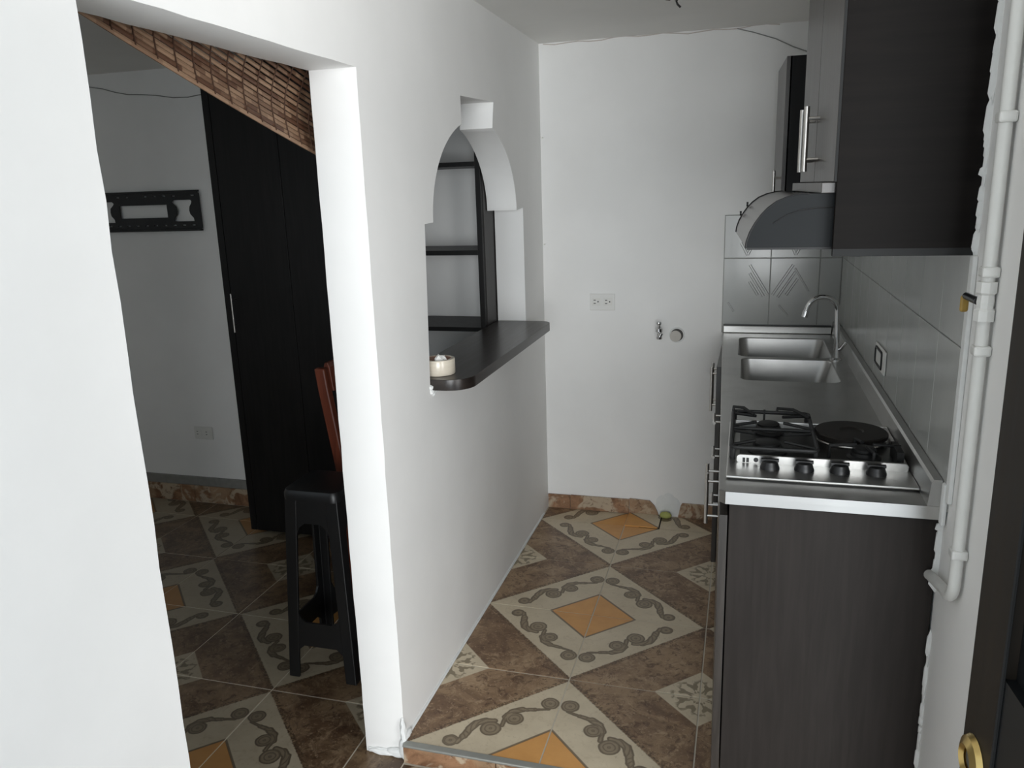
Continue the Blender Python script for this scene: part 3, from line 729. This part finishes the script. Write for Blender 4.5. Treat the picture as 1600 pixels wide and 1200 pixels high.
bm = bmesh.new(); add_lathe(bm, [(.0375, .0005), (.040, .0005), (.040, .0475), (.0375, .0475), (.0375, .0005)], TC, 'z', n); P(tp, obj('core', bm, M_CARD, None, True))
bm = bmesh.new(); bmesh.ops.create_icosphere(bm, subdivisions=2, radius=.018, matrix=Matrix.Translation((TC[0]+.012, TC[1]-.012, TC[2]+.042)))
for v in bm.verts: v.co += Vector((random.uniform(-.006, .006), random.uniform(-.006, .006), random.uniform(-.006, .008)))
P(tp, obj('loose_film', bm, M_WRAP))
bm = bmesh.new()
for (y, z, r) in ((2.19, .962, .014), (2.20, .955, .012), (2.215, .958, .010), (2.235, .957, .009), (2.182, .975, .009)):
    bmesh.ops.create_icosphere(bm, subdivisions=1, radius=1, matrix=Matrix.Translation((XW, y, z)) @ Matrix.Diagonal((.010, r*1.2, r, 1)))
obj('broken_plaster', bm, M_PLASTER, wl)

# ------------------------------------------------------------------ back wall fittings
o = thing('power_outlet', 'white double outlet plate on the kitchen back wall', 'outlet', (-.626, YB, 1.037))
P(o, obj('cover_plate', B(((-.683, YB-.006, .998), (-.566, YB-.0005, 1.076))), simple('outlet_plate', (.76, .755, .73), .45, 0, .02), bevel=.003))
for cx in (-.653, -.599):
    P(o, obj('socket', B(((cx-.020, YB-.0075, 1.020), (cx+.020, YB-.006, 1.056))), M_WHITEPL, bevel=.002))
    bm = B(((cx-.012, YB-.0082, 1.044), (cx-.002, YB-.0074, 1.0475)), ((cx-.012, YB-.0082, 1.029), (cx-.002, YB-.0074, 1.0325)), ((cx+.006, YB-.0082, 1.036), (cx+.012, YB-.0074, 1.0415)))
    P(o, obj('slots', bm, M_BLACK))
v_ = thing('water_tap', 'small chrome valve tap sticking out of the kitchen back wall', 'tap', (-.360, YB, .91))
P(v_, tube('inlet', [(-.360, YB-.0005, .914), (-.360, YB-.035, .914)], .010, M_CHROME, None, 12))
P(v_, lathe('valve_body', [(0, -.024), (.009, -.024), (.009, -.010), (.016, -.004), (.016, .010), (.009, .016), (.006, .030), (0, .030)], (-.360, YB-.042, .914), M_CHROME, None, 'z', 16))
P(v_, lathe('valve_wheel', [(0, .028), (.011, .028), (.013, .034), (.011, .040), (0, .040)], (-.361, YB-.042, .914), M_CHROME, None, 'z', 14))
P(v_, tube('spout', [(-.358, YB-.042, .905), (-.350, YB-.052, .898), (-.357, YB-.056, .884)], [.011, .010, .008], M_CHROME, None, 12))
P(v_, lathe('spout_nut', [(.006, 0), (.013, 0), (.013, .010), (.006, .010)], (-.357, YB-.056, .878), M_CHROME, None, 'z', 8))
dp = thing('drain_stub', 'open white drain pipe end in a round wall hole', 'pipe', (-.283, YB, .888))
P(dp, lathe('hole_rim', [(.026, .0), (.035, -.004), (.036, -.001), (.034, 0)], (-.283, YB, .888), M_PLASTER, None, 'y', 24))
P(dp, lathe('shadow_gap', [(0, -.0005), (.032, -.0005), (.032, -.0012), (0, -.0012)], (-.282, YB, .890), simple('hole_inside', (.08, .075, .07), .9), None, 'y', 24))
P(dp, lathe('pipe_cap', [(0, -.002), (.025, -.002), (.026, -.006), (.025, -.0075), (0, -.0065)], (-.2885, YB, .8835), simple('dull_cream_plastic', (.56, .53, .49), .7), None, 'y', 24))
sp = bmesh.new(); bmesh.ops.create_icosphere(sp, subdivisions=3, radius=1, matrix=Matrix.Translation((-.318, YB-.032, .0165)) @ Matrix.Diagonal((.028, .019, .016, 1)))
for v in sp.verts: v.co += Vector((random.uniform(-.002, .002), 0, random.uniform(-.001, .001)))
tag(obj('foam_lump', sp, M_SPONGE, None, True), 'yellow-green foam lump on the floor against the kitchen back wall', 'foam')
tag(tube('wall_cable', [(-.062, YB-.003, 2.168), (.0, YB-.003, 2.150), (.09, YB-.003, 2.118), (.16, YB-.003, 2.082), (.215, YB-.003, 2.060), (.30, YB-.003, 2.03)], .0022, M_WCABLE, None, 6), 'thin painted cable slanting down the top of the kitchen back wall', 'cable')
tag(tube('wall_nail', [(-.893, YB-.0005, 1.779), (-.893, YB-.018, 1.777)], .003, M_WHITEPL, None, 6), 'tiny white nail high in the back corner by the partition', 'nail')
tag(tube('wall_nail', [(-.893, YB-.0005, 1.305), (-.893, YB-.018, 1.303)], .003, M_WHITEPL, None, 6), 'tiny white nail in the back corner at half height', 'nail')
tube('joint_crack', [(XW+.02+i*.052, YB-.001, ZC-.004-.004*math.sin(i*1.7)-.003*math.sin(i*.6)) for i in range(20)], .0022, simple('joint_crack', (.60, .55, .51), .9), wb, 5)
cw = thing('ceiling_wires', 'bare dark wire ends hanging from the kitchen ceiling', 'wire', (-.25, 2.9, ZC))
P(cw, tube('wire', [(-.245, 2.93, ZC-.001), (-.243, 2.93, 2.160), (-.250, 2.93, 2.150), (-.246, 2.93, 2.140), (-.236, 2.93, 2.130)], .0035, M_WIRE, None, 8))
P(cw, tube('wire', [(-.262, 2.93, ZC-.001), (-.258, 2.93, 2.160), (-.250, 2.93, 2.150)], .0022, simple('grey_wire', (.2, .19, .18), .5), None, 8))
P(cw, tube('wire', [(-.282, 2.93, ZC-.001), (-.283, 2.93, 2.158), (-.270, 2.93, 2.157)], .0035, M_WIRE, None, 8))

# right wall fittings
sw = thing('switch_box', 'pale outlet box with a black outline in the tiled wall', 'outlet', (XR, 2.47, 1.04))
T = XR-.0085
P(sw, obj('cover_plate', B(((T-.005, 2.400, 1.004), (T-.0003, 2.575, 1.074))), M_WHITEPL, bevel=.002))
bm = bmesh.new()
add_tube(bm, [(T-.0055, p[0], p[1]) for p in rrect(2.445, 1.014, 2.560, 1.062, .008, 3)], .0042, 6, True); P(sw, obj('socket_outline', bm, M_BLACK))
PX, PY = .391, 1.49
pp = thing('water_pipe', 'white painted vertical pipe with clips and shutoff valve on right wall', 'pipe', (PX, PY, .78))
pts = [(PX, PY, ZC-.002), (PX, PY, .83)] + [(PX, PY-.0+.045*(1-math.cos(math.radians(a))), .83-.045*math.sin(math.radians(a))) for a in range(15, 76, 15)] + [(PX, PY+.060, .783), (PX, PY+.17, .757), (PX, PY+.183, .753)]
P(pp, tube('pipe_run', pts, .0108, M_PIPE, None, 14))
for z in (1.640, 1.395, 1.262, .887):
    c = P(pp, obj('clip', B(((PX-.013, PY-.014, z-.009), (XR-.0005, PY+.014, z+.009))), M_PIPE, None, bevel=.004))
P(pp, obj('clip_foot', B(((XR-.008, PY+.022, 1.253), (XR-.0005, PY+.040, 1.272))), M_PIPE, bevel=.002))
bm = bmesh.new(); add_lathe(bm, [(.0108, -.032), (.0165, -.032), (.0165, -.014), (.013, -.010), (.014, .0), (.013, .012), (.0165, .016), (.0165, .034), (.0108, .034)], (PX, PY, 1.345), 'z', 8); P(pp, obj('valve_body', bm, M_PIPE))
P(pp, tube('valve_stem', [(PX-.010, PY+.008, 1.345), (PX-.012, PY+.075, 1.345)], .0065, M_BLACK, None, 10))
P(pp, obj('valve_lever', B(((PX-.020, PY+.074, 1.316), (PX-.006, PY+.082, 1.346))), M_YELLOW, None, bevel=.004))

# entrance door leaf, standing open beside the camera
dr = bpy.data.objects.new('door_1', None); COL.objects.link(dr); dr.location = (.345, -.02, ZL); struct(dr, 'dark brown entrance door standing open at the right edge')
ux = Vector((.262-.340, .90+.02, 0)); LEN = ux.length; ux.normalize(); nx = Vector((ux.y, -ux.x, 0))
DM = Matrix(((ux.x, nx.x, 0, .340), (ux.y, nx.y, 0, -.02), (0, 0, 1, ZL+.012), (0, 0, 0, 1)))
def D(o): o.data.transform(DM); return P(dr, o)
D(obj('stile', B(((LEN-.080, 0, 0), (LEN, .040, 2.03))), M_DOOR, bevel=.0012)); D(obj('stile', B(((0, 0, 0), (.098, .040, 2.03))), M_DOOR, bevel=.0012))
for z0, z1 in ((0, .16), (.98, 1.10), (1.91, 2.03)): D(obj('rail', B(((.0985, .001, z0), (LEN-.0805, .039, z1))), M_DOORB))
for z0, z1 in ((.16, .98), (1.10, 1.91)): D(obj('panel', B(((.0985, .012, z0), (LEN-.0805, .030, z1))), M_DOORB))
D(tube('bead', [(LEN-.0815, -.0005, .0), (LEN-.0815, -.0005, 2.03)], .0022, M_EDGE, None, 6))
P(dr, obj('frame_post', B(((.335, -.12, ZL), (.425, -.025, ZC))), M_DOOR, None, bevel=.003))
lk = D(lathe('lock_rosette', [(.012, -.006), (.017, -.010), (.026, -.006), (.0285, .0), (.012, .0)], (LEN-.036, -.0005, .968), M_BRASS, None, 'y', 28))
c = lathe('lock_cylinder', [(0, -.004), (.011, -.004), (.012, -.002), (.012, .0)], (LEN-.036, -.0005, .968), simple('dull_lock_core', (.22, .215, .19), .45, .8), None, 'y', 20)
c.data.transform(DM); c.parent = lk

# ------------------------------------------------------------------ dark room beyond the doorway
wd = thing('wardrobe', 'tall black wardrobe against the rear wall of the dark room', 'wardrobe', (-1.95, 3.3, ZL))
P(wd, obj('carcass', B(((-2.300, 3.162, ZL+.045), (-1.625, YL-.014, 2.12))), M_BLACKWOOD, bevel=.002))
P(wd, obj('plinth', B(((-2.285, 3.20, ZL), (-1.640, YL-.014, ZL+.045))), M_BLACKWOOD))
P(wd, obj('side_stile', B(((-2.300, 3.142, ZL+.02), (-2.266, 3.161, 2.12))), M_BLACKWOOD, bevel=.001))
for x0, x1, hx in ((-2.263, -1.946, -2.243), (-1.943, -1.626, -1.665)):
    d = P(wd, obj('door', B(((x0, 3.142, ZL+.02), (x1, 3.161, 2.115))), M_BLACKWOOD, bevel=.0015))
    bm = bmesh.new(); add_tube(bm, [(hx, 3.112, .955), (hx, 3.112, 1.134)], .0040, 10)
    for zz in (.985, 1.105): add_tube(bm, [(hx, 3.1425, zz), (hx, 3.112, zz)], .003, 8)
    h = obj('handle', bm, M_SATIN, None, True); h.parent = d
sf = thing('shelf_unit', 'black open shelf unit seen through the arched hatch', 'shelf', (-1.3, 3.3, ZL))
P(sf, obj('side_panel', B(((-1.622, 3.142, ZL), (-1.602, YL-.014, 2.12))), M_BLACKWOOD, bevel=.001))
M_SIDE = wood('brown_side_panel', (.016, .013, .012), (.032, .027, .025), 2, .4)
P(sf, obj('side_panel', B(((-1.058, 3.142, ZL), (-1.036, YL-.014, 2.12))), M_BLACKWOOD, bevel=.001))
P(sf, obj('outer_skin', B(((-1.036, 3.165, ZL), (-1.0335, YL-.03, 2.12))), M_SIDE))
for z, th in ((2.10, .02), (1.652, .018), (1.296, .020), (.975, .018), (.62, .018), (.27, .018), (ZL+.05, .018)):
    P(sf, obj('shelf_board', B(((-1.601, 3.145, z), (-1.059, YL-.016, z+th))), M_BLACKWOOD, bevel=.001))

tv = thing('wall_bracket', 'black slotted steel mounting plate on the rear wall, no screen', 'bracket', (-2.938, YL, 1.5))
cx = -2.938
hs = []
hourR = [(-2.752, 1.557), (-2.762, 1.548), (-2.757, 1.540), (-2.738, 1.524), (-2.735, 1.505), (-2.738, 1.487), (-2.755, 1.468), (-2.757, 1.453), (-2.640, 1.453), (-2.642, 1.468), (-2.660, 1.487), (-2.664, 1.505), (-2.660, 1.524), (-2.648, 1.540), (-2.645, 1.550), (-2.652, 1.557)]
hs.append(hourR); hs.append([(2*cx-x, z) for x, z in reversed(hourR)])
hs.append([(cx-.144, 1.473), (cx+.144, 1.473), (cx+.144, 1.536), (cx-.144, 1.536)])
def slot(x, z): return [(x-.010, z-.0028), (x+.010, z-.0028), (x+.010, z+.0028), (x-.010, z+.0028)]
for k in range(-5, 6):
    if k not in (-1, 4, -4): hs.append(slot(cx+k*.056+.02, 1.578))
    hs.append(slot(cx+k*.056+.01, 1.434))
outl = [(-3.276, 1.409), (-2.61, 1.411), (-2.605, 1.418), (-2.597, 1.418), (-2.598, 1.590), (-2.606, 1.592), (-2.608, 1.602), (-3.276, 1.602)]
MXZ = Matrix(((1, 0, 0, 0), (0, 0, -1, YL-.012), (0, 1, 0, 0), (0, 0, 0, 1)))
P(tv, plate2d('plate', outl, hs, .004, M_BLACKST, None, MXZ))
P(tv, obj('top_rail', B(((-3.276, YL-.022, 1.594), (-2.604, YL-.0005, 1.604))), M_BLACKST, bevel=.001))
P(tv, obj('bottom_rail', B(((-3.276, YL-.022, 1.405), (-2.604, YL-.0005, 1.416))), M_BLACKST, bevel=.001))
o = thing('power_outlet', 'white outlet plate low on the rear wall of the dark room', 'outlet', (-2.755, YL, .34))
P(o, obj('cover_plate', B(((-2.812, YL-.006, .304), (-2.698, YL-.0005, .374))), M_WHITEPL, bevel=.003))
for q in (-2.785, -2.729):
    P(o, obj('socket', B(((q-.019, YL-.0078, .322), (q+.019, YL-.006, .356))), M_WHITEPL, bevel=.002))
    P(o, obj('slots', B(((q-.010, YL-.0084, .345), (q-.001, YL-.0077, .348)), ((q-.010, YL-.0084, .331), (q-.001, YL-.0077, .334))), M_BLACK))
tag(tube('wall_cable', [(-3.9, YL-.003, 2.15), (-3.4, YL-.003, 2.14), (-3.175, YL-.003, 2.119), (-3.09, YL-.003, 2.104), (-3.015, YL-.003, 2.083), (-2.94, YL-.003, 2.068), (-2.866, YL-.003, 2.064), (-2.78, YL-.003, 2.055), (-2.685, YL-.003, 2.039), (-2.6, YL-.003, 2.036), (-2.546, YL-.003, 2.042), (-2.45, YL-.003, 2.05)], .0024, M_WCABLE, None, 6), 'sagging thin cable along the top of the dark room wall', 'cable')

# bamboo blind hung askew behind the lintel
bd = thing('bamboo_blind', 'brown bamboo slat blind hanging askew behind the doorway lintel', 'blind', (-1.06, 1.6, 1.9))
SL = -.268
def zb(y): return 1.855+SL*(y-1.19)-.012*math.sin(math.pi*min(1, max(0, (y-1.0)/1.2)))
Y1 = 2.26
for k in range(25):
    rise = k*.0131
    ya = max(.98+.003*k, 1.19+(1.855+rise-2.160)/(-SL))
    pts = []; nn_ = 9
    bm = bmesh.new(); prev = None; xo = -1.060-.020*math.sin(k*.22)+random.uniform(-.001, .001)
    for i in range(nn_+1):
        y = ya+(Y1-ya)*i/nn_; z = zb(y)+rise
        ring = [bm.verts.new(p) for p in ((xo-.0016, y, z-.0047), (xo+.0014, y, z-.0047), (xo+.0028, y, z), (xo+.0014, y, z+.0047), (xo-.0016, y, z+.0047))]
        if prev:
            for q in range(5): bm.faces.new([prev[q], prev[(q+1) % 5], ring[(q+1) % 5], ring[q]])
        else: bm.faces.new(list(reversed(ring)))
        prev = ring
    bm.faces.new(prev)
    P(bd, obj('slat', bm, M_BAMBOO, None))
for j in range(22):
    y0 = 1.06+j*.054
    pts = []
    for k in range(0, 25):
        y = y0+.0042*k*.9; z = zb(y)+k*.0131
        if z < 2.15 and y < Y1 and y > 1.0: pts.append((-1.060-.020*math.sin(k*.22)+.0032, y, z))
    if len(pts) > 2: P(bd, tube('cord', pts, .0016, M_CORD, None, 5))

# black plastic stool
st = thing('plastic_stool', 'tall black plastic stool standing in the dark doorway', 'stool', (-1.335, 2.24, ZL))
cx, cyy = -1.335, 2.242
def leg_sect(z):
    t_ = (z-ZL)/(.60-ZL); return .128-.032*t_
SW = .044
for sx in (-1, 1):
    for sy in (-1, 1):
        bm = bmesh.new(); lo, hi = leg_sect(ZL), leg_sect(.60)
        def crn(s, z, w_): return [(cx+sx*s, cyy+sy*s, z), (cx+sx*(s-w_), cyy+sy*s, z), (cx+sx*(s-w_), cyy+sy*(s-.010), z), (cx+sx*(s-.010), cyy+sy*(s-.010), z), (cx+sx*(s-.010), cyy+sy*(s-w_), z), (cx+sx*s, cyy+sy*(s-w_), z)]
        A = [bm.verts.new(p) for p in crn(lo, ZL, SW*.9)]; C = [bm.verts.new(p) for p in crn(hi, .598, SW)]
        bm.faces.new(A); bm.faces.new(list(reversed(C)))
        for i in range(6): bm.faces.new([A[i], C[i], C[(i+1) % 6], A[(i+1) % 6]])
        P(st, obj('leg', bm, M_BLACKPL, None, bevel=.003))
seat = [(p[0], p[1]) for p in rrect(cx-.104, cyy-.104, cx+.104, cyy+.104, .03)]
bm = bmesh.new(); loops = []
for s, z in ((1.0, .585), (1.0, .606), (.95, .618), (.80, .622)): loops.append([bm.verts.new((cx+(x-cx)*s, cyy+(y-cyy)*s, z)) for x, y in seat])
bm.faces.new(list(reversed(loops[0])))
for A, C in zip(loops, loops[1:]):
    for i in range(len(A)): bm.faces.new([A[i], A[(i+1) % len(A)], C[(i+1) % len(A)], C[i]])
bm.faces.new(loops[-1]); P(st, obj('seat', bm, M_BLACKPL, None, True))
for side in range(4):
    R_ = Matrix.Translation((cx, cyy, 0)) @ Matrix.Rotation(math.pi/2*side, 4, 'Z')
    for (za, zb_, nm) in ((.500, .598, 'apron'), (.062, .148, 'stretcher')):
        s0, s1 = leg_sect(za)-.003, leg_sect(zb_)-.003; i0, i1 = s0-SW+.006, s1-SW+.006
        bm = bmesh.new()
        if nm == 'apron':   # arched lower edge
            pl = [(-i0-.004, za-.05), (-i0+.010, za-.012), (-i0+.03, za+.004), (i0-.03, za+.004), (i0-.010, za-.012), (i0+.004, za-.05), (i1+.004, zb_), (-i1-.004, zb_)]
        else:
            pl = [(-i0-.004, za-.02), (-i0+.02, za), (i0-.02, za), (i0+.004, za-.02), (i1+.004, zb_+.04), (i1-.012, zb_+.010), (i1-.03, zb_), (-i1+.03, zb_), (-i1+.012, zb_+.010), (-i1-.004, zb_+.04)]
        add_prism(bm, pl, lambda a, b: R_ @ Vector((a, -(leg_sect(b)-.002), b)), lambda a, b: R_ @ Vector((a, -(leg_sect(b)-.009), b)))
        P(st, obj(nm, bm, M_BLACKPL))

# reddish dining chair tucked under the bar
ch = thing('dining_chair', 'reddish brown wooden chair behind the stool, tucked under the bar', 'chair', (-1.24, 2.72, ZL))
for y in (2.500, 2.880):
    bm = bmesh.new(); pr = [(-1.425, ZL), (-1.400, .38), (-1.4155, .56), (-1.4585, .86), (-1.468, .945)]
    A = None
    for i, (x, z) in enumerate(pr):
        ring = [bm.verts.new(p) for p in ((x-.021, y, z), (x+.021, y, z), (x+.021, y+.032, z), (x-.021, y+.032, z))]
        if A:
            for q in range(4): bm.faces.new([A[q], A[(q+1) % 4], ring[(q+1) % 4], ring[q]])
        else: bm.faces.new(list(reversed(ring)))
        A = ring
    bm.faces.new(A); P(ch, obj('rear_leg', bm, M_REDWOOD, None, bevel=.006))
    P(ch, obj('front_leg', B(((-1.088, y, ZL), (-1.050, y+.036, .372))), M_REDWOOD, None, bevel=.004))
bm = bmesh.new(); add_prism(bm, [(-1.452, .855), (-1.432, .855), (-1.442, .945), (-1.450, .962), (-1.462, .960), (-1.467, .945)], lambda a, b: (a, 2.533, b), lambda a, b: (a, 2.879, b)); P(ch, obj('top_rail', bm, M_REDWOOD, None, bevel=.003))
for i in range(4):
    y = 2.58+i*.075; bm = bmesh.new()
    add_hex(bm, [(-1.408, y, .44), (-1.396, y, .44), (-1.396, y+.022, .44), (-1.408, y+.022, .44), (-1.452, y, .857), (-1.440, y, .857), (-1.440, y+.022, .857), (-1.452, y+.022, .857)]); P(ch, obj('back_slat', bm, M_REDWOOD))
P(ch, obj('lower_rail', B(((-1.412, 2.533, .405), (-1.392, 2.879, .442))), M_REDWOOD, None, bevel=.003))
P(ch, obj('seat', B(((-1.378, 2.495, .373), (-1.040, 2.920, .400))), M_REDWOOD, None, bevel=.010))
for y in (2.508, 2.888): P(ch, obj('stretcher', B(((-1.400, y+.004, .12), (-1.089, y+.024, .15))), M_REDWOOD, None, bevel=.003))
